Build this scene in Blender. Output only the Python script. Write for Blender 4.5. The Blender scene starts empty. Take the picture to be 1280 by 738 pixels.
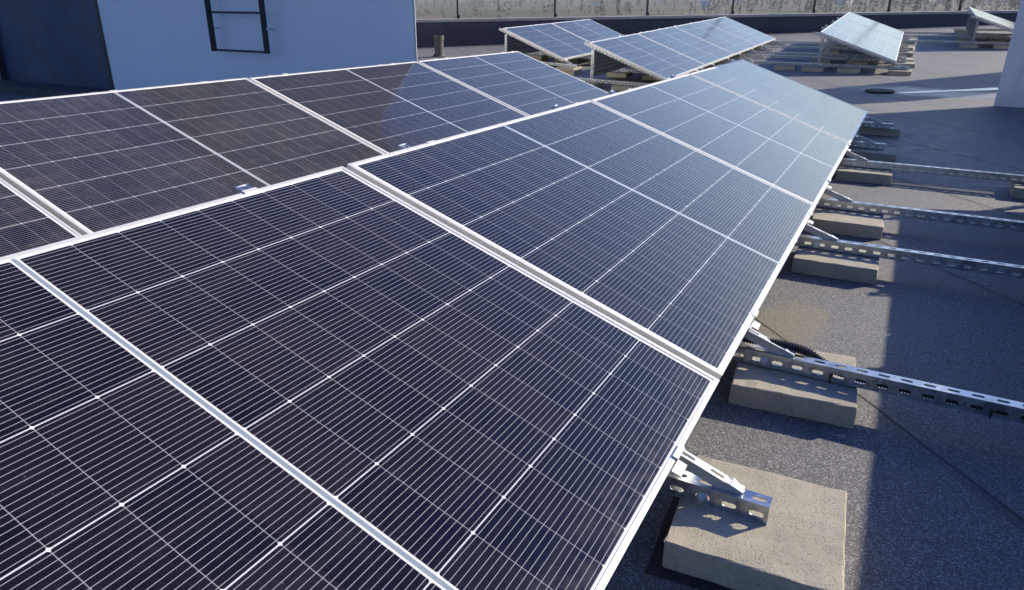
import bpy, bmesh, math, random
from mathutils import Matrix, Vector
random.seed(7)
S = bpy.context.scene
COL = S.collection
R = math.radians
sin, cos, PI = math.sin, math.cos, math.pi
sin_, cos_ = sin, cos

# ------------------------------------------------------------------ camera
cam_d = bpy.data.cameras.new("camera")
cam = bpy.data.objects.new("camera", cam_d)
COL.objects.link(cam)
ri, dn, fw = ((0.8780127576, 0.4785846536, 0.0070941390), (0.1874707002, -0.3302213784, -0.9250992259), (-0.4403956562, 0.8135788656, -0.3796591832))
cam.matrix_world = Matrix(((ri[0], -dn[0], -fw[0], 1.31971), (ri[1], -dn[1], -fw[1], -1.47562), (ri[2], -dn[2], -fw[2], 0.95982), (0, 0, 0, 1)))
cam_d.sensor_width = 36.0
cam_d.lens = 36.0 * 874.735 / 1280.0
cam_d.clip_start = 0.05
cam_d.clip_end = 20000
S.camera = cam

# ------------------------------------------------------------------ light
SUN_AZ, SUN_EL = R(39.0), R(23.5)          # azimuth from +Y towards +X
world = bpy.data.worlds.new("World")
S.world = world
world.use_nodes = True
wn = world.node_tree.nodes
wl = world.node_tree.links
bg = wn["Background"]
sky = wn.new("ShaderNodeTexSky")
sky.sky_type = 'NISHITA'
sky.sun_disc = False
sky.sun_elevation = SUN_EL
sky.sun_rotation = SUN_AZ
sky.altitude = 200
sky.air_density = 1.0
sky.dust_density = 3.0
sky.ozone_density = 5.0
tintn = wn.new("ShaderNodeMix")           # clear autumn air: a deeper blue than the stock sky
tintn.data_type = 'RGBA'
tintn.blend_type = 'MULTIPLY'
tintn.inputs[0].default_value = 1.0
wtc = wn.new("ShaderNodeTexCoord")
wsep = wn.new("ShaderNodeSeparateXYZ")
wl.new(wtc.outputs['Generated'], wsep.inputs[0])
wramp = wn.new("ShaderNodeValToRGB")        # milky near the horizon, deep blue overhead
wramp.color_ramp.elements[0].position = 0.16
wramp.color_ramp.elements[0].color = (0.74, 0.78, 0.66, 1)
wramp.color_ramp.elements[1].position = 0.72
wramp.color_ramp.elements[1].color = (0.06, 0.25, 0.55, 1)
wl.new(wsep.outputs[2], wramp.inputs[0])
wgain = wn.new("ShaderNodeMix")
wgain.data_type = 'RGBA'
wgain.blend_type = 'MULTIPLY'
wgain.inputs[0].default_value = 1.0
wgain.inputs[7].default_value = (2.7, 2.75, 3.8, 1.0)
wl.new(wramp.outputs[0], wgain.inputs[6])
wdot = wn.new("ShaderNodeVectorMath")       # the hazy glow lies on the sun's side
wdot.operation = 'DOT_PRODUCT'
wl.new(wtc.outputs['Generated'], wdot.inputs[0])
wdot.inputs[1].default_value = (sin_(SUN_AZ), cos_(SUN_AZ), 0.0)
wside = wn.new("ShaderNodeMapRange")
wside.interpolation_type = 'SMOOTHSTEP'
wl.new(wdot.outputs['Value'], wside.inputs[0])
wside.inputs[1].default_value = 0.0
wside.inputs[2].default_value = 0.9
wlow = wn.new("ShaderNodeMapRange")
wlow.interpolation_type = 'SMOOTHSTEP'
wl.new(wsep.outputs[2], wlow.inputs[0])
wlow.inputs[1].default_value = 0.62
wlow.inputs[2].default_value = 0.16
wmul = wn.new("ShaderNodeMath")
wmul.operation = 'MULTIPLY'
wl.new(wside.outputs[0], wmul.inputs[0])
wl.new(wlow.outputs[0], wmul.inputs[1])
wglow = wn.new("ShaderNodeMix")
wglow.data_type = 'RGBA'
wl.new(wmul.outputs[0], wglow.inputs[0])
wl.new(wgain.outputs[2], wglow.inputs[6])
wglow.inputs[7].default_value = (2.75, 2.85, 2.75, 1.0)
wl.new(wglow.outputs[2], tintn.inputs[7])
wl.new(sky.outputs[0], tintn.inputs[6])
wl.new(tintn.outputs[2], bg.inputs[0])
bg.inputs[1].default_value = 0.05
sun_d = bpy.data.lights.new("sun", 'SUN')
sun_d.energy = 5.0
sun_d.angle = R(0.53)
sun_d.color = (1.0, 0.89, 0.73)
sun = bpy.data.objects.new("sun", sun_d)
COL.objects.link(sun)
sdir = Vector((sin(SUN_AZ) * cos(SUN_EL), cos(SUN_AZ) * cos(SUN_EL), sin(SUN_EL)))
sun.rotation_euler = sdir.to_track_quat('Z', 'Y').to_euler()
sun.location = (0, 0, 30)
vs = S.view_settings
vs.view_transform = 'Standard'
vs.look = 'None'
vs.exposure = 1.0
vs.gamma = 1.0
vs.use_curve_mapping = False
S.cycles.use_denoising = True

# ------------------------------------------------------------------ helpers
def tag(o, label=None, cat=None, group=None, kind=None):
    if label: o["label"] = label
    if cat: o["category"] = cat
    if group: o["group"] = group
    if kind: o["kind"] = kind
    return o

def empty(name, M=None, **k):
    o = bpy.data.objects.new(name, None)
    o.empty_display_size = 0.1
    COL.objects.link(o)
    if M is not None: o.matrix_world = M
    return tag(o, **k)

def link(name, me, m=None, parent=None, M=None, **k):
    o = bpy.data.objects.new(name, me)
    COL.objects.link(o)
    if m is not None and not me.materials: me.materials.append(m)
    if parent is not None: o.parent = parent
    if M is not None: o.matrix_local = M
    return tag(o, **k)

def mesh_of(bm, name, smooth=False):
    bmesh.ops.recalc_face_normals(bm, faces=bm.faces[:])
    me = bpy.data.meshes.new(name)
    bm.to_mesh(me)
    bm.free()
    if smooth:
        for p in me.polygons: p.use_smooth = True
    return me

def box(bm, x0, x1, y0, y1, z0, z1, M=None, bev=0):
    vs_ = [bm.verts.new((x, y, z)) for z in (z0, z1) for y in (y0, y1) for x in (x0, x1)]
    fs = [bm.faces.new([vs_[i] for i in q]) for q in ((0, 2, 3, 1), (4, 5, 7, 6), (0, 1, 5, 4), (2, 6, 7, 3), (0, 4, 6, 2), (1, 3, 7, 5))]
    if bev:
        es = list({e for f in fs for e in f.edges})
        r = bmesh.ops.bevel(bm, geom=es, offset=bev, segments=2, affect='EDGES', profile=0.6)
        vs_ = list({v for f in r['faces'] for v in f.verts} | {v for v in vs_ if v.is_valid})
        seen = set(vs_)
        stack = list(vs_)
        while stack:
            v = stack.pop()
            for e in v.link_edges:
                w = e.other_vert(v)
                if w not in seen: seen.add(w); stack.append(w)
        vs_ = list(seen)
    if M is not None:
        for v in vs_: v.co = M @ v.co
    return vs_

def tube(bm, pts, r, n=10, caps=True):
    pts = [Vector(p) for p in pts]
    rings = []
    up = Vector((0, 0, 1))
    for i, p in enumerate(pts):
        d = (pts[min(i + 1, len(pts) - 1)] - pts[max(i - 1, 0)]).normalized()
        a = up if abs(d.dot(up)) < 0.95 else Vector((1, 0, 0))
        u = d.cross(a).normalized()
        w = u.cross(d)
        rr = r[i] if isinstance(r, (list, tuple)) else r
        rings.append([bm.verts.new(p + rr * (cos(2 * PI * k / n) * u + sin(2 * PI * k / n) * w)) for k in range(n)])
    for a, b in zip(rings, rings[1:]):
        for k in range(n):
            bm.faces.new((a[k], a[(k + 1) % n], b[(k + 1) % n], b[k]))
    if caps:
        bm.faces.new(rings[0][::-1])
        bm.faces.new(rings[-1])

def quick(fn, name, m, parent=None, M=None, smooth=False, **k):
    bm = bmesh.new()
    fn(bm)
    return link(name, mesh_of(bm, name, smooth), m, parent, M, **k)

# ------------------------------------------------------------------ node helper
class NB:
    def __init__(s, name):
        s.m = bpy.data.materials.new(name)
        s.m.use_nodes = True
        s.t = s.m.node_tree
        s.n = s.t.nodes
        s.b = s.n["Principled BSDF"]
        s.out = s.n["Material Output"]
    def put(s, sock, v):
        if isinstance(v, bpy.types.NodeSocket): s.t.links.new(v, sock)
        else:
            try: sock.default_value = v
            except Exception: sock.default_value = (*v, 1.0)
    def M(s, op, a, b=0.0, c=0.0, clamp=False):
        n = s.n.new("ShaderNodeMath")
        n.operation = op
        n.use_clamp = clamp
        for i, v in enumerate((a, b, c)): s.put(n.inputs[i], v)
        return n.outputs[0]
    def coord(s, kind='Object'):
        return s.n.new("ShaderNodeTexCoord").outputs[kind]
    def geo(s):
        return s.n.new("ShaderNodeNewGeometry").outputs['Position']
    def sep(s, v):
        n = s.n.new("ShaderNodeSeparateXYZ")
        s.put(n.inputs[0], v)
        return n.outputs
    def comb(s, x, y, z=0.0):
        n = s.n.new("ShaderNodeCombineXYZ")
        for i, v in enumerate((x, y, z)): s.put(n.inputs[i], v)
        return n.outputs[0]
    def noise(s, v, scale, detail=3, rough=0.55, out='Fac', dist=0.0):
        n = s.n.new("ShaderNodeTexNoise")
        s.put(n.inputs['Vector'], v)
        n.inputs['Scale'].default_value = scale
        n.inputs['Detail'].default_value = detail
        n.inputs['Roughness'].default_value = rough
        n.inputs['Distortion'].default_value = dist
        return n.outputs[out]
    def voro(s, v, scale, out='Distance', feature='F1'):
        n = s.n.new("ShaderNodeTexVoronoi")
        n.feature = feature
        s.put(n.inputs['Vector'], v)
        n.inputs['Scale'].default_value = scale
        return n.outputs[out]
    def white(s, v):
        n = s.n.new("ShaderNodeTexWhiteNoise")
        s.put(n.inputs['Vector'], v)
        return n.outputs['Value']
    def mapr(s, v, a, b, c=0.0, d=1.0, smooth=False):
        n = s.n.new("ShaderNodeMapRange")
        n.interpolation_type = 'SMOOTHSTEP' if smooth else 'LINEAR'
        for i, x in enumerate((v, a, b, c, d)): s.put(n.inputs[i], x)
        return n.outputs[0]
    def mix(s, f, a, b, mode='MIX'):
        n = s.n.new("ShaderNodeMix")
        n.data_type = 'RGBA'
        n.blend_type = mode
        s.put(n.inputs[0], f)
        for i, x in ((6, a), (7, b)): s.put(n.inputs[i], x if isinstance(x, bpy.types.NodeSocket) else (*x, 1.0)[:4])
        return n.outputs[2]
    def bump(s, h, strength=0.3, dist=0.01):
        n = s.n.new("ShaderNodeBump")
        n.inputs['Strength'].default_value = strength
        n.inputs['Distance'].default_value = dist
        s.put(n.inputs['Height'], h)
        s.t.links.new(n.outputs[0], s.b.inputs['Normal'])
    def set(s, **k):
        names = dict(col='Base Color', rough='Roughness', metal='Metallic', spec='Specular IOR Level', coat='Coat Weight', coatr='Coat Roughness', coati='Coat IOR', trans='Transmission Weight', ior='IOR')
        for a, v in k.items(): s.put(s.b.inputs[names[a]], v if not isinstance(v, tuple) else (*v, 1.0))
        return s.m

def simple(name, col, rough=0.6, metal=0.0, var=0.12, scale=30.0, spec=0.5, bump=0.0):
    nb = NB(name)
    v = nb.coord()
    f = nb.noise(v, scale, 4)
    c0 = tuple(max(0, c * (1 - var)) for c in col)
    c1 = tuple(c * (1 + var) for c in col)
    nb.set(col=nb.mix(nb.mapr(f, .3, .7), c0, c1), rough=nb.mapr(nb.noise(v, scale * .37, 3), .3, .7, max(0, rough - .08), min(1, rough + .08)), metal=metal, spec=spec)
    if bump: nb.bump(nb.noise(v, scale * 3, 3), bump, .004)
    return nb.m

# ------------------------------------------------------------------ materials
def cell_material(name, dust, tint):
    nb = NB(name)
    co = nb.coord()
    x, y, z = nb.sep(co)
    PX, PY = 0.1837, 0.0925
    M = nb.M
    xs = M('SUBTRACT', x, 0.0160)
    fx = M('MODULO', M('ADD', xs, PX), PX)
    dx = M('MINIMUM', fx, M('SUBTRACT', PX, fx))
    v = M('ABSOLUTE', M('SUBTRACT', y, 0.861))
    w = M('SUBTRACT', v, 0.0075)
    fy = M('MODULO', M('ADD', w, PY), PY)
    dy = M('MINIMUM', fy, M('SUBTRACT', PY, fy))
    PB = 0.01125
    fb = M('MODULO', M('ADD', fx, PB * 1.5 - 0.0075), PB)
    db = M('ABSOLUTE', M('SUBTRACT', fb, PB / 2))
    lt = lambda a, b: M('LESS_THAN', a, b)
    gt = lambda a, b: M('GREATER_THAN', a, b)
    incell = M('MULTIPLY', gt(w, 0.0), lt(w, 9 * PY))
    incell = M('MULTIPLY', incell, M('MULTIPLY', gt(x, 0.0155), lt(x, 1.1185)))
    row = lt(dx, 0.00125)
    dia = lt(M('ADD', dx, dy), 0.0040)
    cross = lt(dy, 0.00075)
    bus = lt(db, 0.00052)
    cid = nb.comb(M('FLOOR', M('DIVIDE', xs, PX)), M('FLOOR', M('DIVIDE', M('SUBTRACT', y, 0.861), PY)), 0.0)
    oi = nb.n.new("ShaderNodeObjectInfo").outputs['Random']
    rnd = nb.white(nb.comb(M('FLOOR', M('DIVIDE', xs, PX)), M('FLOOR', M('DIVIDE', M('SUBTRACT', y, 0.861), PY)), M('MULTIPLY', oi, 37.0)))
    cell = nb.mix(rnd, (0.0038, 0.0036, 0.0052), tint)
    c = nb.mix(M('MULTIPLY', bus, 1.0), cell, (0.265, 0.265, 0.275))
    c = nb.mix(M('MULTIPLY', cross, 0.42), c, (0.40, 0.41, 0.44))
    c = nb.mix(row, c, (0.46, 0.47, 0.485))
    c = nb.mix(dia, c, (0.60, 0.61, 0.62))
    # the centre strip: white backsheet with a dull ribbon down its middle
    ctr = nb.mix(lt(v, 0.0040), (0.62, 0.63, 0.64), (0.20, 0.24, 0.275))
    c = nb.mix(incell, nb.mix(lt(v, 0.009), (0.70, 0.70, 0.69), ctr), c)
    # dust lying on the glass, gathered towards the low edge and in drops
    big = nb.noise(co, 2.3, 4, .6)
    fine = nb.noise(co, 320, 2, .7)
    spots = nb.mapr(nb.voro(co, 55), 0.05, 0.11, 1, 0, True)
    sp2 = M('MULTIPLY', spots, gt(nb.noise(co, 9, 2), 0.62))
    edge = nb.mapr(x, 1.00, 1.128, 0, 1, True)
    edge = M('MULTIPLY', edge, nb.mapr(nb.noise(co, 26, 3), .38, .72))
    d = M('MULTIPLY', M('MULTIPLY', nb.mapr(big, .35, .7), nb.mapr(fine, .35, .75)), dust)
    smear = nb.noise(nb.comb(M('MULTIPLY', x, 9.0), M('MULTIPLY', y, 1.6), M('MULTIPLY', oi, 9.0)), 3.0, 5, .65)
    d = M('ADD', d, M('MULTIPLY', nb.mapr(smear, .50, .72), dust * .55))
    rain = nb.noise(nb.comb(M('MULTIPLY', x, 1.2), M('MULTIPLY', y, 22.0), M('MULTIPLY', oi, 5.0)), 2.0, 4, .6)
    d = M('ADD', d, M('MULTIPLY', nb.mapr(rain, .56, .75), dust * .5))
    d = M('ADD', d, M('MULTIPLY', edge, 0.10))
    d = M('ADD', d, M('MULTIPLY', sp2, 0.16), clamp=True)
    c = nb.mix(d, c, (0.33, 0.30, 0.235))
    nb.set(col=c, rough=0.55, spec=0.0, coat=1.0, coati=1.44, coatr=M('ADD', 0.13, M('MULTIPLY', d, 0.5)))
    return nb.m

M_cell = cell_material("solar_glass", 0.034, (0.0105, 0.0080, 0.0090))
M_cell_dusty = cell_material("dusty_solar_glass", 0.15, (0.0085, 0.0078, 0.0115))
M_back = simple("white_backsheet", (0.62, 0.63, 0.64), .6)
M_alu = simple("anodised_aluminium", (0.62, 0.61, 0.57), .42, .30, .05, 18)

def galv():
    nb = NB("galvanised_steel")
    v = nb.coord()
    f = nb.voro(v, 90, 'Color')
    g = nb.M('MULTIPLY', nb.sep(f)[0], 1.0)
    n = nb.noise(v, 12, 4)
    c = nb.mix(g, (0.36, 0.385, 0.41), (0.46, 0.49, 0.515))
    c = nb.mix(nb.mapr(n, .5, .75), c, (0.29, 0.31, 0.33))
    nb.set(col=c, metal=.95, rough=nb.mapr(g, 0, 1, .26, .40))
    nb.bump(nb.noise(v, 60, 2), .05, .002)
    return nb.m
M_galv = galv()
M_strap = simple("zinc_strap", (0.40, 0.42, 0.43), .45, .45, .12, 40)
M_bolt = simple("zinc_bolt", (0.55, 0.58, 0.62), .32, .9, .1, 60)

def concrete(name, a, b, pit=1.0):
    nb = NB(name)
    v = nb.coord()
    oi = nb.n.new("ShaderNodeObjectInfo").outputs['Random']
    vv = nb.n.new("ShaderNodeVectorMath")
    vv.operation = 'ADD'
    nb.put(vv.inputs[0], v)
    nb.put(vv.inputs[1], nb.comb(nb.M('MULTIPLY', oi, 31.0), nb.M('MULTIPLY', oi, 17.0), 0.0))
    v = vv.outputs[0]
    big = nb.noise(v, 7, 5, .6)
    grain = nb.noise(v, 240, 3, .7)
    pits = nb.mapr(nb.voro(v, 190), .12, .34, 1, 0, True)
    pits = nb.M('MULTIPLY', pits, nb.M('GREATER_THAN', nb.noise(v, 60, 2), .46))
    c = nb.mix(nb.mapr(big, .3, .7), a, b)
    c = nb.mix(nb.mapr(grain, .35, .7, 0, .45), c, tuple(x * .55 for x in a))
    c = nb.mix(nb.M('MULTIPLY', pits, .52), c, tuple(x * .28 for x in a))
    c = nb.mix(nb.mapr(nb.noise(v, 3.1, 4, .65), .58, .75, 0, .5), c, (b[0] * 1.15, b[1] * 1.12, b[2] * 1.05))
    damp = nb.M('MULTIPLY', nb.mapr(nb.noise(v, 4.2, 4, .6), .5, .68), .25)
    c = nb.mix(damp, c, tuple(x * .5 for x in a))
    c = nb.mix(nb.M('MULTIPLY', oi, .2), c, tuple(x * .62 for x in a))
    nb.set(col=c, rough=.9, spec=.25)
    h = nb.M('SUBTRACT', nb.M('MULTIPLY', grain, .5), nb.M('MULTIPLY', pits, pit))
    nb.bump(h, .55, .0025)
    return nb.m
M_paver = concrete("grey_concrete", (0.35, 0.322, 0.238), (0.45, 0.416, 0.312))
M_cope = concrete("cement_coping", (0.34, 0.33, 0.31), (0.44, 0.42, 0.39), .5)

def roof_mat():
    nb = NB("mineral_bitumen_felt")
    p = nb.geo()
    x, y, z = nb.sep(p)
    M = nb.M
    # strips run down towards the drain, square to the parapet
    a = M('ADD', M('MULTIPLY', x, 0.752), M('MULTIPLY', y, 0.660))
    wob = M('MULTIPLY', nb.noise(p, 1.7, 3), 0.05)
    fa = M('FRACT', M('ADD', M('ADD', a, wob), 0.18))
    da = M('ABSOLUTE', M('SUBTRACT', fa, 0.5))
    seam = nb.mapr(da, 0.0, 0.008, 1, 0, True)
    lap = nb.mapr(M('SUBTRACT', fa, 0.5), -0.004, 0.004, 0, 1, True)
    bleed = nb.mapr(M('ABSOLUTE', M('SUBTRACT', fa, 0.488)), 0, 0.030, 1, 0, True)
    bleed = M('MULTIPLY', bleed, nb.mapr(nb.noise(p, 5, 3), .35, .6, .25, 1))
    strip = nb.white(nb.comb(M('FLOOR', M('ADD', M('ADD', a, wob), 0.68)), 0, 0))
    big = nb.noise(p, .8, 6, .62, dist=.4)
    mid = nb.noise(p, 6, 4, .6)
    gr = nb.voro(p, 410, 'Color')
    g = nb.sep(gr)[0]
    gn = nb.noise(p, 290, 3, .75)
    c = nb.mix(nb.mapr(big, .3, .72), (0.098, 0.097, 0.092), (0.172, 0.168, 0.157))
    c = nb.mix(nb.mapr(mid, .35, .7, 0, .45), c, (0.140, 0.136, 0.126))
    c = nb.mix(nb.mapr(nb.noise(p, 38, 3, .7), .38, .68, 0, .42), c, (0.085, 0.083, 0.08))
    c = nb.mix(M('MULTIPLY', strip, .30), c, (0.12, 0.12, 0.12))
    c = nb.mix(nb.mapr(gn, .36, .66, 0, .72), c, (0.050, 0.050, 0.052))
    c = nb.mix(nb.mapr(g, .66, .95, 0, .72), c, (0.42, 0.42, 0.41))
    c = nb.mix(M('MULTIPLY', seam, .8), c, (0.03, 0.03, 0.032))
    c = nb.mix(M('MULTIPLY', bleed, .5), c, (0.028, 0.028, 0.03))
    # rusty yellow lichen stain beside the second block
    def blob(cx, cy, rx, ry):
        ex = M('POWER', M('DIVIDE', M('SUBTRACT', x, cx), rx), 2.0)
        ey = M('POWER', M('DIVIDE', M('SUBTRACT', y, cy), ry), 2.0)
        return M('ADD', M('ADD', ex, ey), M('MULTIPLY', M('SUBTRACT', nb.noise(p, 7, 4), .5), 2.2))
    st = nb.mapr(blob(1.12, .82, .13, .22), .3, 1.2, 1, 0, True)
    c = nb.mix(M('MULTIPLY', st, .38), c, (0.26, 0.205, 0.095))
    # damp film round the drain
    wgr = nb.mapr(nb.noise(p, 11, 4, .65), .38, .62)
    wet = nb.mapr(blob(1.45, 8.85, 1.1, .42), .3, 1.3, 1, 0, True)
    wet2 = nb.mapr(blob(2.0, 5.0, .85, 1.5), .2, 1.8, 1, 0, True)
    wt = M('MAXIMUM', wet, M('MULTIPLY', M('MULTIPLY', wet2, wgr), .6))
    c = nb.mix(M('MULTIPLY', wt, .5), c, (0.03, 0.03, 0.032))
    rough = nb.mapr(wt, 0, 1, .68, .36)
    nb.set(col=c, rough=rough, spec=nb.mapr(wt, 0, 1, .30, .5))
    h = M('ADD', M('MULTIPLY', gn, .8), M('MULTIPLY', g, .35))
    h = M('ADD', h, M('MULTIPLY', lap, 1.2))
    h = M('ADD', h, M('MULTIPLY', mid, 1.4))
    nb.bump(h, nb_strength, .004)
    return nb.m
nb_strength = .75
M_roof = roof_mat()

def wall_mat(name, a, b, stain):
    nb = NB(name)
    v = nb.coord()
    x, y, z = nb.sep(v)
    n = nb.noise(v, 1.1, 5, .6)
    streak = nb.noise(nb.comb(nb.M('MULTIPLY', x, 5.0), nb.M('MULTIPLY', y, 5.0), nb.M('MULTIPLY', z, .5)), 2.0, 4, .6)
    c = nb.mix(nb.mapr(n, .3, .7), a, b)
    c = nb.mix(nb.mapr(streak, .52, .78, 0, stain), c, tuple(q * .62 for q in a))
    c = nb.mix(nb.mapr(nb.M('ADD', z, nb.M('MULTIPLY', nb.noise(v, 6, 4), .35)), .18, .42, stain, 0, True), c, tuple(q * .55 for q in a))
    nb.set(col=c, rough=.85, spec=.3)
    nb.bump(nb.noise(v, 45, 4, .7), .25, .004)
    return nb.m
M_render = wall_mat("pale_grey_render", (0.74, 0.755, 0.745), (0.78, 0.795, 0.785), .06)
M_pillar = wall_mat("light_grey_plaster", (0.56, 0.57, 0.57), (0.64, 0.65, 0.65), .45)
M_tar = simple("black_bitumen", (0.035, 0.036, 0.040), .7, 0, .3, 14, bump=.3)
M_parapet = wall_mat("dark_bitumen_upstand", (0.036, 0.042, 0.066), (0.052, 0.058, 0.084), .5)
M_door = simple("navy_painted_steel", (0.022, 0.036, 0.080), .55, 0, .22, 4)
M_black = simple("black_painted_steel", (0.014, 0.015, 0.018), .5, 0, .25, 20)
M_rubber = simple("black_rubber", (0.018, 0.018, 0.020), .7, 0, .3, 40, bump=.2)
M_plastic = simple("black_plastic_conduit", (0.012, 0.012, 0.013), .42, 0, .2, 60)
M_sheet = simple("galvanised_sheet", (0.30, 0.32, 0.34), .45, .55, .12, 9)
M_pipe = simple("weathered_pipe", (0.05, 0.05, 0.052), .7, 0, .35, 20)
M_sunlit_edge = simple("sunlit_edge", (0.55, 0.55, 0.54), .6, 0, .1, 10)

# ------------------------------------------------------------------ ground levels
def roofz(y):
    return 0.0 if y < 7.7 else (0.05 * (y - 8.2) if y > 8.7 else 0.05 * (y - 7.7) ** 2 / 2)
def par_y(x):
    return 18.5456 + 0.8784 * x
def par_top(x):
    return 0.72 + 0.0241 * (x + 8.04)

bm = bmesh.new()
xs = [-16 + .5 * i for i in range(65)]
ys_n = 70
gridv = []
for x in xs:
    yend = par_y(x) + .05
    col = []
    for j in range(ys_n + 1):
        y = -9 + (yend + 9) * (j / ys_n)
        col.append(bm.verts.new((x, y, roofz(y))))
    gridv.append(col)
for a, b in zip(gridv, gridv[1:]):
    for j in range(ys_n):
        bm.faces.new((a[j], b[j], b[j + 1], a[j + 1]))
r_ = link("flat_roof", mesh_of(bm, "flat_roof", True), M_roof)
tag(r_, kind="structure")

# ------------------------------------------------------------------ solar panels
TH = 0.336315
PW, PL, GAP = 1.134, 1.722, 0.020
PITCH = PL + GAP

def frame_mesh():
    prof = [(0, 0), (0, -.030), (.022, -.030), (.022, -.0285), (.0018, -.0285), (.0018, -.0072), (.011, -.0072), (.011, 0)]
    bm = bmesh.new()
    rings = []
    for (cx, cy, sx, sy) in ((0, 0, 1, 1), (PW, 0, -1, 1), (PW, PL, -1, -1), (0, PL, 1, -1)):
        rings.append([bm.verts.new((cx + sx * a, cy + sy * a, z)) for a, z in prof])
    for i in range(4):
        a, b = rings[i], rings[(i + 1) % 4]
        for k in range(len(prof)):
            bm.faces.new((a[k], a[(k + 1) % len(prof)], b[(k + 1) % len(prof)], b[k]))
    me = mesh_of(bm, "frame")
    return me

def glass_mesh():
    bm = bmesh.new()
    e = .0095
    box(bm, e, PW - e, e, PL - e, -.0068, -.0016)
    return mesh_of(bm, "glass")

FRAME, GLASS, GLASS_D = frame_mesh(), glass_mesh(), glass_mesh()
FRAME.materials.append(M_alu)
for g, m in ((GLASS, M_cell), (GLASS_D, M_cell_dusty)):
    g.materials.append(m)
    g.materials.append(M_back)
    for p in g.polygons:
        if p.normal.z < -.5: p.material_index = 1
bm = bmesh.new()
box(bm, .03, .11, PL / 2 - .06, PL / 2 + .06, -.024, -.0069, bev=.003)
JBOX = mesh_of(bm, "junction_box")
JBOX.materials.append(M_plastic)

def panel(AM, y, label, group, dusty=False, dz=0.0, dr=0.0):
    M = AM @ Matrix.Translation((0, y, .555 + dz)) @ Matrix.Rotation(TH + dr, 4, 'Y')
    t = empty("solar_panel", M, label=label, cat="solar panel", group=group)
    link("frame", FRAME, None, t)
    link("glass", GLASS_D if dusty else GLASS, None, t)
    link("junction_box", JBOX, None, t)
    return t

# ------------------------------------------------------------------ slotted steel channel
def slot_strip(bm, o, ux, uv, length, width, ph=0.0, sl=.028, sw=.0115, pitch=.0508, plain=False, cm=None):
    """flat strip from o along ux (length) and uv (width) with a row of rounded slots"""
    o, ux, uv = Vector(o), Vector(ux), Vector(uv)
    P = lambda a, b: bm.verts.new(o + ux * a + uv * b)
    def quad(*q): bm.faces.new([P(*c) for c in q])
    if plain:
        quad((0, 0), (length, 0), (length, width), (0, width))
        return
    a = 0.0
    c = ph
    while c < sl / 2 + .003: c += pitch
    m = cm or width / 2
    while c + sl / 2 + .003 < length:
        l, r = c - pitch / 2, c + pitch / 2
        l = max(l, a)
        r = min(r, length)
        if l > a + 1e-6: quad((a, 0), (l, 0), (l, width), (a, width))
        h, e = sw / 2, sl / 2
        k = h * .7071
        sp = [(c - e, m), (c - e + h - k, m - k), (c - e + h, m - h), (c + e - h, m - h), (c + e - h + k, m - k), (c + e, m), (c + e - h + k, m + k), (c + e - h, m + h), (c - e + h, m + h), (c - e + h - k, m + k)]
        ou = [(l, m), (l, 0), (c - e + h, 0), (c + e - h, 0), (r, 0), (r, m), (r, width), (c + e - h, width), (c - e + h, width), (l, width)]
        for i in range(10):
            j = (i + 1) % 10
            quad(sp[i], ou[i], ou[j], sp[j])
        a = r
        c += pitch
    if a < length - 1e-6: quad((a, 0), (length, 0), (length, width), (a, width))

def channel_mesh(name, length, h=.041, w=.034, ph=.012, top=True, bottom=True):
    """C channel: slotted web at y=0 facing -y, slotted top flange, open back (+y); runs along +x from 0, z from 0 to h"""
    bm = bmesh.new()
    slot_strip(bm, (0, 0, 0), (1, 0, 0), (0, 0, 1), length, h, ph, cm=h * .45)
    if top: slot_strip(bm, (0, 0, h), (1, 0, 0), (0, 1, 0), length, w, ph + .0)
    if bottom: slot_strip(bm, (0, 0, 0), (1, 0, 0), (0, 1, 0), length, w, plain=True)
    bmesh.ops.remove_doubles(bm, verts=bm.verts[:], dist=1e-5)
    bmesh.ops.recalc_face_normals(bm, faces=bm.faces[:])
    bmesh.ops.solidify(bm, geom=bm.faces[:], thickness=.0022)
    return mesh_of(bm, name)
_ch = {}
def channel(length, ph=.012, h=.041, w=.034):
    k = (round(length, 3), ph, h, w)
    if k not in _ch:
        _ch[k] = channel_mesh("channel", length, h, w, ph)
        _ch[k].materials.append(M_galv)
    return _ch[k]

def bolt_mesh():
    bm = bmesh.new()
    def cyl(r, z0, z1, n):
        tube(bm, [(0, 0, z0), (0, 0, z1)], r, n)
    cyl(.0115, 0, .0018, 16)
    cyl(.0080, .0019, .0085, 6)
    cyl(.0042, .0086, .0150, 10)
    return mesh_of(bm, "bolt")
BOLT = bolt_mesh()
BOLT.materials.append(M_bolt)

def clamp_mesh(low):
    """end clamp: lip over the frame, drop outside it, foot; panel-plane local coords (x down the slope)"""
    s = 1 if low else -1
    bm = bmesh.new()
    def b(x0, x1, z0, z1, y0=-.021, y1=.021):
        box(bm, min(s * x0, s * x1), max(s * x0, s * x1), y0, y1, z0, z1)
    b(-.0085, .0035, .0006, .0036)
    b(.0006, .0035, -.031, .0004)
    b(.0037, .024, -.031, -.028)
    return mesh_of(bm, "module_clamp")
CL, CH = clamp_mesh(True), clamp_mesh(False)
for c in (CL, CH): c.materials.append(M_alu)

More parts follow.
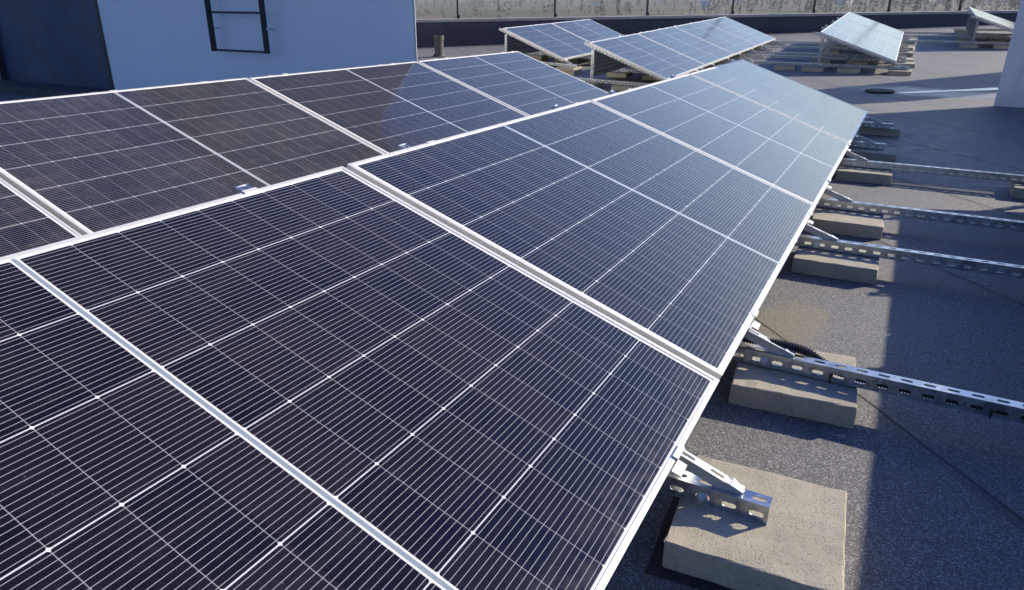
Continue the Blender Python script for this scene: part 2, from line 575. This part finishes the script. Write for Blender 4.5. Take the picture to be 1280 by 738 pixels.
def arm_mesh():
    """narrow slotted strap from the foot of the panel down to the base rail"""
    bm = bmesh.new()
    slot_strip(bm, (0, -.012, 0), (1, 0, 0), (0, 1, 0), .150, .024, .032, .030, .008, .062)
    slot_strip(bm, (0, -.012, -.022), (1, 0, 0), (0, 0, 1), .150, .022, plain=True)
    bmesh.ops.remove_doubles(bm, verts=bm.verts[:], dist=1e-5)
    bmesh.ops.recalc_face_normals(bm, faces=bm.faces[:])
    bmesh.ops.solidify(bm, geom=bm.faces[:], thickness=.0022)
    # eye at the top end round the bolt
    pts = [(.008 + .011 * cos(t), .011 * sin(t), .0045) for t in [2 * PI * k / 16 for k in range(17)]]
    tube(bm, pts, .0035, 6, False)
    return mesh_of(bm, "front_strap")
ARM = arm_mesh()
ARM.materials.append(M_strap)

def slope_mat(s, n, y=0.0):
    """local frame on the panel plane: s down the slope, n above the plane"""
    return Matrix.Translation((s * cos(TH) + n * sin(TH), y, .555 - s * sin(TH) + n * cos(TH))) @ Matrix.Rotation(TH, 4, 'Y')

def mount(AM, y, xa, xb, label, group, rail=True, ph=.012, cy=.055, detail=True):
    t = empty("mounting_frame", AM @ Matrix.Translation((0, y, 0)), label=label, cat="mounting frame", group=group)
    if rail:
        link("base_rail", channel(xb - xa, ph), None, t, Matrix.Translation((xa, -.020, .0635)))
        zt = .1068
    else: zt = .1068
    # raking rafter straight under the panel
    link("rafter", channel(1.185, .03, .032, .041), None, t, slope_mat(-.075, -.0635, -.0205))
    ptop = .555 - .030 / cos(TH) - .045
    M = Matrix.Translation((.060, -.0205, zt)) @ Matrix.Rotation(-PI / 2, 4, 'Y')
    link("rear_post", channel(ptop - zt - .012, .02), None, t, M)
    if detail:
        link("front_strap", ARM, None, t, slope_mat(1.120, -.0285, .004))
        link("bolt", BOLT, None, t, slope_mat(1.128, -.0215, .004))
        B = Matrix.Rotation(PI / 2, 4, 'X')
        if rail:
            link("bolt", BOLT, None, t, Matrix.Translation((1.1185, -.0225, .082)) @ B)
            link("bolt", BOLT, None, t, Matrix.Translation((.080, -.0225, .084)) @ B)
    link("module_clamp", CL, None, t, slope_mat(PW, 0, cy))
    link("module_clamp", CH, None, t, slope_mat(0, 0, cy))
    return t

# ------------------------------------------------------------------ paving slabs
def paver_mesh(seed):
    rnd = random.Random(seed)
    bm = bmesh.new()
    box(bm, -.15, .15, -.15, .15, 0, .060, bev=.0035)
    bmesh.ops.subdivide_edges(bm, edges=[e for e in bm.edges if e.calc_length() > .1], cuts=9, use_grid_fill=True)
    for v in bm.verts:
        r = .0014
        v.co += Vector((rnd.uniform(-r, r), rnd.uniform(-r, r), rnd.uniform(-r, r) * .5))
        if max(abs(v.co.x), abs(v.co.y)) > .147 and v.co.z > .055 and rnd.random() < .35:
            v.co.z -= rnd.uniform(0, .0045)
    me = mesh_of(bm, "ballast_block")
    me.materials.append(M_paver)
    return me
PAV = [paver_mesh(i) for i in range(3)]
def slab(M, label, group, k=0):
    o = link("ballast_block", PAV[k % 3], None)
    o.matrix_world = M
    return tag(o, label, "ballast block", group)

def array_mat(x0, y0, z0, slope=0.0, yaw=0.0):
    return Matrix.Translation((x0, y0, z0)) @ Matrix.Rotation(yaw, 4, 'Z') @ Matrix.Rotation(math.atan(slope), 4, 'X')

def wind_sheet(AM, y0, y1, label, x=.035):
    """corrugated sheet closing the back of a row"""
    t = empty("wind_deflector", AM @ Matrix.Translation((x, y0, .12)), label=label, cat="wind deflector")
    bm = bmesh.new()
    n = 42
    z1 = .385
    prof = []
    for i in range(n + 1):
        z = z1 * i / n
        prof.append((.006 * (1 if (i // 3) % 2 else -1), z))
    for L_, off in ((0, 0),):
        a = [bm.verts.new((p[0], 0, p[1])) for p in prof]
        b = [bm.verts.new((p[0], y1 - y0, p[1])) for p in prof]
        for i in range(n): bm.faces.new((a[i], b[i], b[i + 1], a[i + 1]))
    bmesh.ops.solidify(bm, geom=bm.faces[:], thickness=.0012)
    link("corrugated_sheet", mesh_of(bm, "corrugated_sheet"), M_sheet, t)
    return t

# ---- the rows
A = array_mat(0, 0, 0)
GA = "panels of the nearest row"
jit = random.Random(3)
panel(A, -PITCH, "nearest panel, cut off by the bottom left of the picture", GA)
panel(A, 0, "second panel of the nearest row, its full width in view", GA, dz=.002)
panel(A, PITCH, "third panel of the nearest row, next to last", GA, dr=.001)
panel(A, 2 * PITCH, "farthest panel of the nearest row, pale with sky reflection", GA)
XE = 3.42
GF = "mounting frames under the nearest row"
mount(A, -.300, -.25, 1.2415, "mounting frame with a short rail end on the closest block", GF, cy=-.045, ph=.0481)
mount(A, .352, -.25, XE, "mounting frame carrying the black corrugated conduit along its long rail", GF, cy=.05, ph=.03)
mount(A, 1.510, -.25, XE, "mounting frame with a long rail, next one beyond the conduit rail", GF, cy=.06)
mount(A, 2.215, -.25, XE, "mounting frame with a long rail beside the pointed patch of sunlight", GF, cy=.06)
mount(A, 3.350, -.25, XE, "mounting frame whose long rail reaches the block at the right picture edge", GF, cy=.06)
mount(A, 4.070, -.25, 1.262, "mounting frame with a short rail on a shaded block, second last of the nearest row", GF, cy=-.06)
mount(A, 5.130, -.25, 1.285, "mounting frame at the far end of the nearest row, short rail in shade", GF, cy=-.06)
GS = "concrete blocks weighing down the nearest row"
Z = lambda x, y, r=0.0, z=0.0: Matrix.Translation((x, y, z)) @ Matrix.Rotation(R(r), 4, 'Z')
slab(Z(1.226, -.296, 3.6, .004), "sunlit concrete block closest to the camera, on a rubber mat", GS, 0)
slab(Z(1.198, .365, 5.0), "concrete block under the rail with the black conduit", GS, 1)
slab(Z(1.199, 1.490, 1.5), "concrete block third from the camera, half in shade", GS, 2)
slab(Z(1.188, 2.125, 2.0), "concrete block beside the pointed patch of sunlight, right end lit", GS, 0)
slab(Z(1.186, 3.335, 1.0), "concrete block with a lit edge just beyond the patch of sunlight", GS, 1)
slab(Z(1.190, 4.075, 1.5), "fully shaded concrete block, second last along the nearest row", GS, 2)
slab(Z(1.185, 5.300, 1.0), "fully shaded concrete block at the far end of the nearest row", GS, 0)
slab(Z(2.100, 3.350, -3.0), "concrete block under the rail at the right picture edge", GS, 1)
quick(lambda b: box(b, -.165, .158, -.168, .155, 0, .0036, bev=.001), "rubber_mat", M_rubber, None, Z(1.216, -.300, 4.0), label="thin black rubber mat under the closest concrete block", cat="mat")

B = array_mat(-2.2096, 5.125 - 4 * PITCH + GAP, 0)
GB = "panels of the second row"
panel(B, 0, "second row panel of which only the right corner shows at the left picture edge", GB, True)
panel(B, PITCH, "dusty panel of the second row in front of the dark door", GB, True, dz=.002)
panel(B, 2 * PITCH, "panel of the second row reflecting the corner of the grey wall", GB, dz=-.001)
panel(B, 3 * PITCH, "farthest panel of the second row, beyond the end of the grey wall", GB, dr=-.002)
GBF = "mounting frames under the second row"
for i, (yy, lb) in enumerate(((.50, "leftmost mounting frame under the second row"), (1.45, "mounting frame under the left corner panel joint of the second row"),
        (2.55, "mounting frame behind the dusty panel below the ladder, left one"), (3.10, "mounting frame behind the dusty panel below the ladder, right one"),
        (3.72, "mounting frame under the wall corner reflection in the second row"), (4.84, "mounting frame near the end of the grey wall in the second row"),
        (5.60, "second last mounting frame of the second row"), (6.78, "last mounting frame of the second row, near the vent pipe"))):
    mount(B, yy, -.10, 1.26, lb, GBF, detail=False)

C_ = array_mat(-4.40, 8.70, .112, .029)
C_ = C_ @ Matrix.Rotation(.035, 4, 'Y')
GC = "panels of the far left array"
panel(C_, 0, "near panel of the far left pair by the parapet", GC)
panel(C_, PITCH, "far panel of the far left pair by the parapet", GC)
D_ = array_mat(-2.366, 7.354, .005, .038, -.014)
D_ = D_ @ Matrix.Rotation(.024, 4, 'Y')
GD = "panels of the far middle array"
for i, lb in enumerate(("nearest panel of the far middle array", "second panel of the far middle array", "third panel of the far middle array", "farthest panel of the far middle array")):
    panel(D_, i * PITCH, lb, GD)
F_ = array_mat(.038, 10.467, .111, .052, .012)
GFp = "pale panels of the far right array"
for i, lb in enumerate(("nearest of three white-glaring panels right of the middle", "middle one of three white-glaring panels", "farthest of three white-glaring panels, top one in view")):
    panel(F_, i * PITCH, lb, GFp)
G_ = array_mat(2.20, 14.85, .33, .05)
GG = "panels beside the right pillar"
panel(G_, 0, "panel seen edge-on left of the right pillar, near one", GG)
panel(G_, PITCH, "panel seen edge-on left of the right pillar, rear one", GG)
E_ = array_mat(2.21, 3.60 - 3 * PITCH + GAP, 0)
GE = "panels of the row right of the picture"
for i, lb in enumerate(("near panel of the row just right of the picture", "middle panel of the row just right of the picture", "far panel of the row just right of the picture")):
    panel(E_, i * PITCH, lb, GE)
for yy, lb in ((-.30, "nearest frame of the row right of the picture"), (.352, "second frame of the row right of the picture"), (1.51, "third frame of the row right of the picture"), (2.215, "fourth frame of the row right of the picture"), (3.35, "fifth frame of the row right of the picture")):
    mount(Matrix.Translation((2.21, 0, 0)), yy, -.1, 1.2, lb, "mounting frames of the row right of the picture", rail=(yy < 0), detail=False)

def far_frames(AM, rows, who, group, sgroup, slabs=True, dbl=False):
    for i, (yy, xa, xb) in enumerate(rows):
        o_ = ORD[i]
        mount(AM, yy, xa, xb, f"{o_} mounting frame from the near end of the {who}", group, cy=.06 if i else .05, detail=True)
        if slabs:
            for k, (sx, w_) in enumerate(((1.15, "front"), (.50, "middle"), (-.02, "rear"))):
                if w_ == "middle" and i > 1: continue
                M = AM @ Matrix.Translation((sx + jit.uniform(-.03, .03), yy + jit.uniform(-.03, .03), 0)) @ Matrix.Rotation(R(jit.uniform(-4, 4)), 4, 'Z')
                slab(M, f"{w_} concrete block under the {o_} frame of the {who}", sgroup, i + k)
                if dbl: slab(M @ Matrix.Translation((.004, .006, -.0605)), f"lower {w_} block of the doubled pair under the {o_} frame of the {who}", sgroup, i + k + 1)
ORD = ("first", "second", "third", "fourth", "fifth", "sixth", "seventh", "eighth")
far_frames(C_, ((.06, -.2, 1.27), (1.30, -.2, 1.27), (2.10, -.2, 1.27), (3.38, -.2, 1.27)), "far left array", "mounting frames of the far left array", "blocks under the far left array", dbl=True)
far_frames(D_, ((.06, -.35, 1.27), (1.25, -.2, 1.27), (2.10, -.2, 1.27), (3.00, -.2, 1.27), (3.80, -.2, 1.30), (4.75, -.2, 1.30), (5.55, -.2, 1.30), (6.85, -.2, 1.30)), "far middle array", "mounting frames of the far middle array", "blocks under the far middle array")
far_frames(F_, ((.03, -1.55, 1.26), (.95, -1.5, 1.20), (1.45, -1.5, 1.2), (2.55, -1.5, 1.22), (3.45, -1.6, 1.20), (4.95, -.2, 1.20)), "far right array", "mounting frames of the far right array", "blocks under the far right array")
far_frames(G_, ((.06, -1.2, 1.26), (1.30, -1.2, 1.26), (2.10, -1.2, 1.26), (3.38, -.2, 1.26)), "array beside the pillar", "mounting frames of the array beside the pillar", "blocks under the array beside the pillar")
slab(F_ @ Z(-.43, .03, 2), "shaded concrete block left of the near post of the far right array", "blocks under the far right array", 1)
wind_sheet(C_, .09, 3.45, "corrugated wind sheet behind the far left array")
wind_sheet(D_, .09, 6.9, "corrugated wind sheet behind the far middle array")
wind_sheet(G_, .02, 3.45, "corrugated wind sheet behind the panels beside the pillar")

# ------------------------------------------------------------------ conduit on the second rail
cd = empty("corrugated_conduit", Matrix.Translation((.9, .37, .11)), label="black corrugated cable conduit lying in the second long rail", cat="conduit")
path = [(.70, .40, .125), (.85, .375, .128), (.97, .362, .124), (1.06, .360, .123), (1.12, .364, .123), (1.17, .376, .119), (1.22, .388, .106), (1.27, .376, .088), (1.34, .358, .081), (1.6, .352, .080), (2.2, .352, .080), (3.1, .352, .080)]
def crom(P, t):
    i = min(int(t), len(P) - 2)
    f = t - i
    g = lambda k: Vector(P[max(0, min(len(P) - 1, k))])
    a, b, c, d = g(i - 1), g(i), g(i + 1), g(i + 2)
    return .5 * ((2 * b) + (c - a) * f + (2 * a - 5 * b + 4 * c - d) * f * f + (3 * b - 3 * c + d - a) * f ** 3)
pts, rad = [], []
samp = [crom(path, i * (len(path) - 1) / 600) for i in range(601)]
acc = 0
last = samp[0]
dens = [samp[0]]
for p in samp[1:]:
    while (p - last).length > .0018:
        last = last + (p - last).normalized() * .0018
        dens.append(last.copy())
for i, p in enumerate(dens):
    pts.append(p - Vector((.9, .37, .11)))
    rad.append(.0135 if (i % 4) < 2 else .0108)
quick(lambda b: tube(b, pts, rad, 9), "conduit_tube", M_plastic, cd, smooth=False)
for tx in (1.285, 1.640):
    def tie(b, tx=tx):
        for (y0, y1, z0, z1) in ((.3285, .3300, .0625, .0830), (.3302, .375, .0610, .0625)):
            box(b, tx - .0022, tx + .0022, y0, y1, z0, z1)
        box(b, tx - .0035, tx + .0035, .325, .3284, .080, .087)
    quick(tie, "cable_tie", M_plastic, cd, Matrix.Translation((-.9, -.37, -.11)))

# ------------------------------------------------------------------ stair house with the dark door
bh = empty("stair_house", Matrix.Translation((-2.285, 3.5, 0)), label="pale grey rendered roof house wall with a dark door and ladder in shade", cat="building")
def prism(bm, poly, z0, z1):
    a = [bm.verts.new((x, y, z0)) for x, y in poly]
    b = [bm.verts.new((x, y, z1)) for x, y in poly]
    bm.faces.new(a[::-1])
    bm.faces.new(b)
    for i in range(len(poly)):
        j = (i + 1) % len(poly)
        bm.faces.new((a[i], a[j], b[j], b[i]))
dx0, dx1, dtop = -6.42 + 2.285, -8.70 + 2.285, 2.05
def walls(b):
    prism(b, [(dx0, 0), (0, 0), (-2.35, 2.45), (dx0, 2.45)], -.05, 3.1)
    prism(b, [(dx1, .0), (dx1, 2.45), (-10.5, 2.45), (-10.5, 0)], -.05, 3.1)
    prism(b, [(dx1 + .001, .0), (dx0 - .001, 0), (dx0 - .001, 2.45), (dx1 + .001, 2.45)], dtop, 3.098)
    prism(b, [(dx1 + .001, .40), (dx0 - .001, .40), (dx0 - .001, .45), (dx1 + .001, .45)], -.05, dtop - .001)
quick(walls, "wall", M_render, bh)
quick(lambda b: box(b, -10.6, .05, -.06, 2.6, 3.102, 3.2), "roof_cap", M_sheet, bh)
dr = quick(lambda b: box(b, dx1 + .05, dx0 - .05, .06, .10, .02, dtop - .05, bev=.004), "door", M_door, bh)
quick(lambda b: [box(b, dx1 + .002, dx1 + .048, -.01, .13, 0, dtop - .002), box(b, dx0 - .048, dx0 - .002, -.01, .13, 0, dtop - .002), box(b, dx1 + .049, dx0 - .049, -.01, .13, dtop - .048, dtop - .002)], "door_frame", M_black, bh)
def handle(b):
    x = dx1 + .14
    box(b, x - .02, x + .02, .052, .059, .95, 1.15)
    tube(b, [(x, .052, 1.06), (x, .005, 1.06), (x + .12, .005, 1.06)], .009, 8)
quick(handle, "handle", M_black, dr)
quick(lambda b: box(b, dx1 - .1, dx0 + .05, -.42, -.012, -.02, .085, bev=.006), "door_step", M_tar, bh)
quick(lambda b: box(b, dx0 + .051, -.02, -.012, -.002, -.02, .06), "bitumen_skirting", M_tar, bh)
quick(lambda b: box(b, -10.4, dx1 - .101, -.012, -.002, -.02, .22), "bitumen_skirting", M_tar, bh)
quick(lambda b: box(b, -.018, .004, -.004, .0, .0, 3.09), "sunlit_edge", M_sunlit_edge, bh)  # added pale strip standing in for the sunlit sliver at the wall corner

ld = empty("ladder", Matrix.Translation((-4.245, 3.405, .555)), label="black steel wall ladder fixed to the pale grey wall", cat="ladder")
for x in (-.352, .352):
    quick(lambda b, x=x: box(b, x - .006, x + .006, -.030, .030, 0, 2.9), "ladder_rail", M_black, ld)
for k in range(9):
    quick(lambda b, k=k: tube(b, [(-.3455, 0, .012 + .335 * k), (.3455, 0, .012 + .335 * k)], .0095, 10), "rung", M_black, ld)
for x in (-.367, .367):
    for z in (.21, 1.6, 2.7):
        quick(lambda b, x=x, z=z: [tube(b, [(x, .0, z), (x, .093, z)], .008, 8), tube(b, [(x * 1.03, .005, z), (x * .98, .005, z)], .012, 6)], "wall_bracket", M_bolt, ld)

# ------------------------------------------------------------------ right pillar, added shadow caster, parapet, fence
pl = empty("plastered_shaft", Matrix.Translation((2.185, 7.96, 0)), label="light grey plastered ventilation shaft cut off by the right picture edge", cat="shaft")
quick(lambda b: [prism(b, [(0, 0), (.84, .023), (.84, .93), (.83, .93)], -.03, 1.30), prism(b, [(.842, .023), (4.4, .12), (4.4, 1.8), (1.75, 1.8), (.842, .94)], -.03, 2.60)], "wall", M_pillar, pl)  # tall part is out of view, its step and height shaped for the shadow
quick(lambda b: prism(b, [(-.05, -.04), (.838, -.017), (.838, .99), (.80, .99)], 1.302, 1.36), "cap", M_cope, pl)
quick(lambda b: prism(b, [(.80, -.03), (4.46, .06), (4.46, 1.86), (1.72, 1.86), (.80, .98)], 2.602, 2.64), "cap", M_cope, pl)
caster = empty("shadow_caster", Matrix.Translation((4.8, 13.14, .2)), label="unseen block added behind the plastered shaft to cast a shadow strip", cat="shadow_caster")  # unseen block added to cast the shadow strip across the drain
quick(lambda b: box(b, -.4, .4, -.45, .45, 0, 2.9), "wall", M_pillar, caster)
quick(lambda b: box(b, -.45, .45, -.5, .5, 2.902, 3.0), "cap", M_cope, caster)

pv = empty("parapet", Matrix.Translation((-3.0, par_y(-3.0), .4)), label="low dark parapet with a pale cement coping round the roof edge", cat="parapet")
pin = pv.matrix_world.inverted()
nx, ny = -.6600, .7513        # outward
def pwall(b):
    n = 60
    q = [(-16 + 32 * i / n) for i in range(n + 1)]
    rows = []
    for x in q:
        y = par_y(x)
        zb, zt = roofz(y) - .05, max(par_top(x), roofz(y) + .25) - .0625
        rows.append([b.verts.new(pin @ Vector((x + nx * o, y + ny * o, z))) for o, z in ((0, zb), (.0, zt), (.30, zt), (.30, zb - 1.0))])
    for r0, r1 in zip(rows, rows[1:]):
        for k in range(4): b.faces.new((r0[k], r0[(k + 1) % 4], r1[(k + 1) % 4], r1[k]))
    b.faces.new(rows[0]); b.faces.new(rows[-1][::-1])
quick(pwall, "wall", M_parapet, pv)
def pcope(b):
    n = 60
    rows = []
    rr = random.Random(5)
    for i in range(n + 1):
        x = -16 + 32 * i / n
        y = par_y(x)
        zt = max(par_top(x), roofz(y) + .25) + rr.uniform(-.002, .002)
        rows.append([b.verts.new(pin @ Vector((x + nx * o, y + ny * o, z))) for o, z in ((-.03, zt - .060), (-.03, zt - .008), (-.015, zt), (.33, zt), (.33, zt - .060))])
    for r0, r1 in zip(rows, rows[1:]):
        for k in range(5): b.faces.new((r0[k], r0[(k + 1) % 5], r1[(k + 1) % 5], r1[k]))
    b.faces.new(rows[0]); b.faces.new(rows[-1][::-1])
quick(pcope, "coping", M_cope, pv)

fe = empty("railing", Matrix.Translation((-3.0, par_y(-3.0), .85)), label="thin black steel railing posts standing on the parapet coping", cat="railing")
fin = fe.matrix_world.inverted()
for (x, y) in ((-10.6, 9.5), (-9.03, 10.87), (-7.48, 12.22), (-5.85, 13.66), (-4.21, 15.10), (-2.61, 16.50), (-1.0, 17.91), (.55, 19.28), (2.1, 20.64), (3.65, 22.0), (5.2, 23.35)):
    zt = max(par_top(x + .2), roofz(y) + .25) + .001
    def post(b, x=x, y=y, zt=zt):
        M = fin @ Matrix.Translation((x, y, zt)) @ Matrix.Rotation(math.atan(.8784), 4, 'Z')
        box(b, -.017, .017, -.017, .017, .006, 1.15, M)
        box(b, -.06, .06, -.045, .045, 0, .0055, M)
        box(b, -.004, .004, -.040, -.0175, .006, .09, M)
        box(b, .0175, .050, -.004, .004, .006, .07, M)
    quick(post, "post", M_black, fe)
def toprail(b):
    P = [(-10.6, 9.5), (5.2, 23.35)]
    tube(b, [fin @ Vector((x, y, max(par_top(x + .2), roofz(y) + .25) + 1.165)) for x, y in P], .02, 8)
    tube(b, [fin @ Vector((x, y, max(par_top(x + .2), roofz(y) + .25) + .72)) for x, y in P], .006, 6)
quick(toprail, "hand_rail", M_black, fe)

vp = empty("vent_pipe", Matrix.Translation((-6.56, 10.12, .09)), label="short dark vent pipe standing near the parapet beside the grey wall", cat="pipe")
def vent(b):
    tube(b, [(0, 0, 0), (0, 0, .36)], .085, 20, False)
    tube(b, [(0, 0, .36), (0, 0, .02)], .070, 20, True)
quick(vent, "pipe", M_pipe, vp, smooth=False)
quick(lambda b: tube(b, [(0, 0, .30), (0, 0, .385)], .097, 20, False), "collar", M_pipe, vp)
quick(lambda b: tube(b, [(0, 0, 0), (0, 0, .02), (0, 0, .06)], [.16, .12, .09], 20), "flashing", M_tar, vp)

dn_ = empty("roof_drain", Matrix.Translation((1.03, 8.66, roofz(8.66) + .003)), label="round dark roof drain in the damp strip beyond the nearest row", cat="drain")
def dgr(b):
    for k in range(-4, 5):
        h = math.sqrt(max(0, .145 ** 2 - (k * .03) ** 2))
        box(b, k * .03 - .006, k * .03 + .006, -h, h, .004, .014)
quick(lambda b: [tube(b, [(.16 * cos(t), .16 * sin(t), .008) for t in [2 * PI * k / 40 for k in range(41)]], .012, 8, False), tube(b, [(0, 0, .0), (0, 0, .003)], .152, 30)], "rim", M_rubber, dn_)
quick(dgr, "grate", M_black, dn_)

# puddle by the drain
nbw = NB("water_film")
v = nbw.coord()
nbw.set(col=(0.03, 0.032, 0.035), rough=.16, spec=.5)
nbw.bump(nbw.noise(v, 30, 2), .03, .002)
bm = bmesh.new()
ax = Vector((.80, .60, 0)).normalized()
ay = Vector((-ax.y, ax.x, 0))
prm = random.Random(11)
up_, dn2 = [], []
for i in range(31):
    t = i / 30
    c0 = Vector((1.24, 8.62, 0)) + ax * (t * 1.75)
    wd = .075 * math.sin(PI * min(1, t * .92 + .04)) ** .6 * (1 + .5 * math.sin(9 * t + 1) * .5)
    for s, L_ in ((1, up_), (-1, dn2)):
        q = c0 + ay * s * (wd + prm.uniform(-.008, .008))
        L_.append(bm.verts.new((q.x, q.y, roofz(q.y) + .004)))
for i in range(30): bm.faces.new((up_[i], dn2[i], dn2[i + 1], up_[i + 1]))
pu = link("puddle", mesh_of(bm, "puddle"), nbw.m)
tag(pu, kind="structure")

# ------------------------------------------------------------------ the valley beyond the roof
def gz(x, y):
    return -24 + .030 * y + 6 * math.sin(x / 310 + 1) * min(1, y / 900) + 5 * math.sin(y / 260 + x / 500) * min(1, max(0, y) / 900)
bm = bmesh.new()
nX, nY = 70, 70
gv = []
for i in range(nX + 1):
    x = -3500 + 6000 * i / nX
    gv.append([bm.verts.new((x, y, gz(x, y))) for y in [-400 + 5200 * (j / nY) ** 1.6 for j in range(nY + 1)]])
for a, b in zip(gv, gv[1:]):
    for j in range(nY): bm.faces.new((a[j], b[j], b[j + 1], a[j + 1]))
nb = NB("valley_fields")
p = nb.geo()
vc = nb.n.new("ShaderNodeTexVoronoi")
nb.put(vc.inputs['Vector'], p)
vc.inputs['Scale'].default_value = .014
fld = nb.sep(vc.outputs['Color'])
big = nb.noise(p, .006, 5, .6)
fine = nb.noise(p, .09, 4, .7)
c = nb.mix(fld[0], (0.070, 0.064, 0.038), (0.17, 0.142, 0.088))
c = nb.mix(nb.mapr(fld[1], .6, .8), c, (0.075, 0.085, 0.040))
c = nb.mix(nb.mapr(big, .4, .65, 0, .7), c, (0.095, 0.085, 0.055))
c = nb.mix(nb.mapr(fine, .45, .7, 0, .7), c, (0.055, 0.058, 0.034))
nb.set(col=c, rough=.95, spec=.1)
t_ = link("valley_ground", mesh_of(bm, "valley_ground", True), nb.m)
tag(t_, kind="structure")

# distant trees: ragged tufts of small leaf faces
nb = NB("autumn_foliage")
p = nb.geo()
h = nb.white(nb.comb(nb.M('FLOOR', nb.M('MULTIPLY', nb.sep(p)[0], .11)), nb.M('FLOOR', nb.M('MULTIPLY', nb.sep(p)[1], .05)), 0))
c = nb.mix(h, (0.085, 0.085, 0.050), (0.24, 0.205, 0.115))
c = nb.mix(nb.mapr(nb.noise(p, .5, 2), .4, .7, 0, .5), c, (0.06, 0.066, 0.036))
nb.set(col=c, rough=.9, spec=.1)
bm = bmesh.new()
tr = random.Random(21)
def view_xy(u, d):
    """ground point d metres out, in the direction seen at column u"""
    a = (u - 640) / 874.7
    dirx, diry = ri[0] * a + fw[0], ri[1] * a + fw[1]
    l = math.hypot(dirx, diry)
    return 1.3 + dirx / l * d, -1.5 + diry / l * d
for k in range(3200):
    d = 520 + 1900 * tr.random()
    u = tr.uniform(380, 1420)
    x, y = view_xy(u, d)
    if math.sin(x * .011 + 2) + math.sin(y * .017) < -.5 and tr.random() < .8: continue
    hgt = tr.uniform(3, 9) * (1.0 if tr.random() < .8 else 1.5)
    wd = hgt * tr.choice((.10, .13, .2, .4))
    z0 = gz(x, y)
    for q in range(44):
        s = tr.random()
        rr = wd * (1 - abs(s - .45)) * tr.random() ** .5 * .9
        an = tr.uniform(0, 2 * PI)
        c0 = Vector((x + rr * cos(an), y + rr * sin(an), z0 + hgt * (.12 + .88 * s)))
        e = hgt * .065
        bm.faces.new([bm.verts.new(c0 + Vector((tr.gauss(0, e), tr.gauss(0, e), tr.gauss(0, e)))) for _ in range(3)])
me = bpy.data.meshes.new("distant_trees")
bm.to_mesh(me); bm.free()
o = link("distant_trees", me, nb.m)
tag(o, "hazy mass of scattered autumn trees in the valley beyond the railing", "trees", kind="stuff")

M_hw = simple("house_plaster", (0.62, 0.60, 0.56), .8)
M_hr = simple("house_roof_red", (0.26, 0.11, 0.08), .8)
M_hg = simple("house_roof_grey", (0.40, 0.42, 0.45), .6)
M_hb = simple("house_brick", (0.36, 0.20, 0.15), .85)
M_win = simple("dark_window", (0.03, 0.035, 0.045), .2)
def house(u, d, L_, W_, H_, rot, wallm, roofm, label, flat=False):
    x, y = view_xy(u, d)
    t = empty("house", Matrix.Translation((x, y, gz(x, y) - .3)) @ Matrix.Rotation(R(rot), 4, 'Z'), label=label, cat="house")
    quick(lambda b: box(b, -L_ / 2, L_ / 2, -W_ / 2, W_ / 2, 0, H_), "wall", wallm, t)
    def rf(b):
        if flat:
            box(b, -L_ / 2 - .3, L_ / 2 + .3, -W_ / 2 - .3, W_ / 2 + .3, H_ + .01, H_ + .7)
            return
        e = .5
        hr = W_ * .42
        P = [b.verts.new(q) for q in ((-L_ / 2 - e, -W_ / 2 - e, H_ + .02), (-L_ / 2 - e, W_ / 2 + e, H_ + .02), (-L_ / 2 - e, 0, H_ + hr), (L_ / 2 + e, -W_ / 2 - e, H_ + .02), (L_ / 2 + e, W_ / 2 + e, H_ + .02), (L_ / 2 + e, 0, H_ + hr))]
        for f in ((0, 1, 2), (3, 5, 4), (0, 2, 5, 3), (1, 4, 5, 2), (0, 3, 4, 1)): b.faces.new([P[i] for i in f])
    quick(rf, "roof", roofm, t)
    n = max(2, int(L_ / 3.2))
    for fl in range(max(1, int(H_ / 3))):
        for i in range(n):
            cx = -L_ / 2 + L_ * (i + .5) / n
            quick(lambda b, cx=cx, fl=fl: box(b, cx - .55, cx + .55, -W_ / 2 - .03, -W_ / 2 - .002, .9 + 3 * fl, 2.2 + 3 * fl), "window", M_win, t)
    return t
house(992, 900, 13, 11, 5.2, 65, M_hw, M_hg, "house with a bright pitched roof in the hazy valley, right of centre")
house(1184, 1050, 26, 12, 9, 20, M_hb, M_hr, "long pinkish brick block in the hazy valley left of the last railing posts", True)
house(1215, 1080, 16, 12, 8, 20, M_hb, M_hr, "smaller pinkish block in the hazy valley near the right shaft", True)
house(845, 760, 8, 7, 3.2, 10, M_hw, M_hg, "small white shed in the hazy valley behind the middle railing post")
house(1075, 1300, 18, 11, 6, -15, M_hw, M_hr, "white house with a red roof far off in the valley, right side")
house(728, 1250, 16, 10, 5.5, 30, M_hw, M_hr, "white house with a red roof far off in the valley, left of centre")
house(880, 1500, 24, 12, 6.5, 0, M_hw, M_hg, "wide white hall with a grey roof far off behind the middle array")

# haze over the valley
nbh = NB("valley_haze")
nbh.n.remove(nbh.b)
pvn = nbh.n.new("ShaderNodeVolumePrincipled")
pvn.inputs['Color'].default_value = (.43, .475, .51, 1)
pvn.inputs['Density'].default_value = .00042
pvn.inputs['Anisotropy'].default_value = 0.0
nbh.t.links.new(pvn.outputs[0], nbh.out.inputs['Volume'])
bm = bmesh.new()
box(bm, -3600, 2600, -420, 4900, -60, 160)
hz = link("haze", mesh_of(bm, "haze"), nbh.m)
tag(hz, kind="stuff")
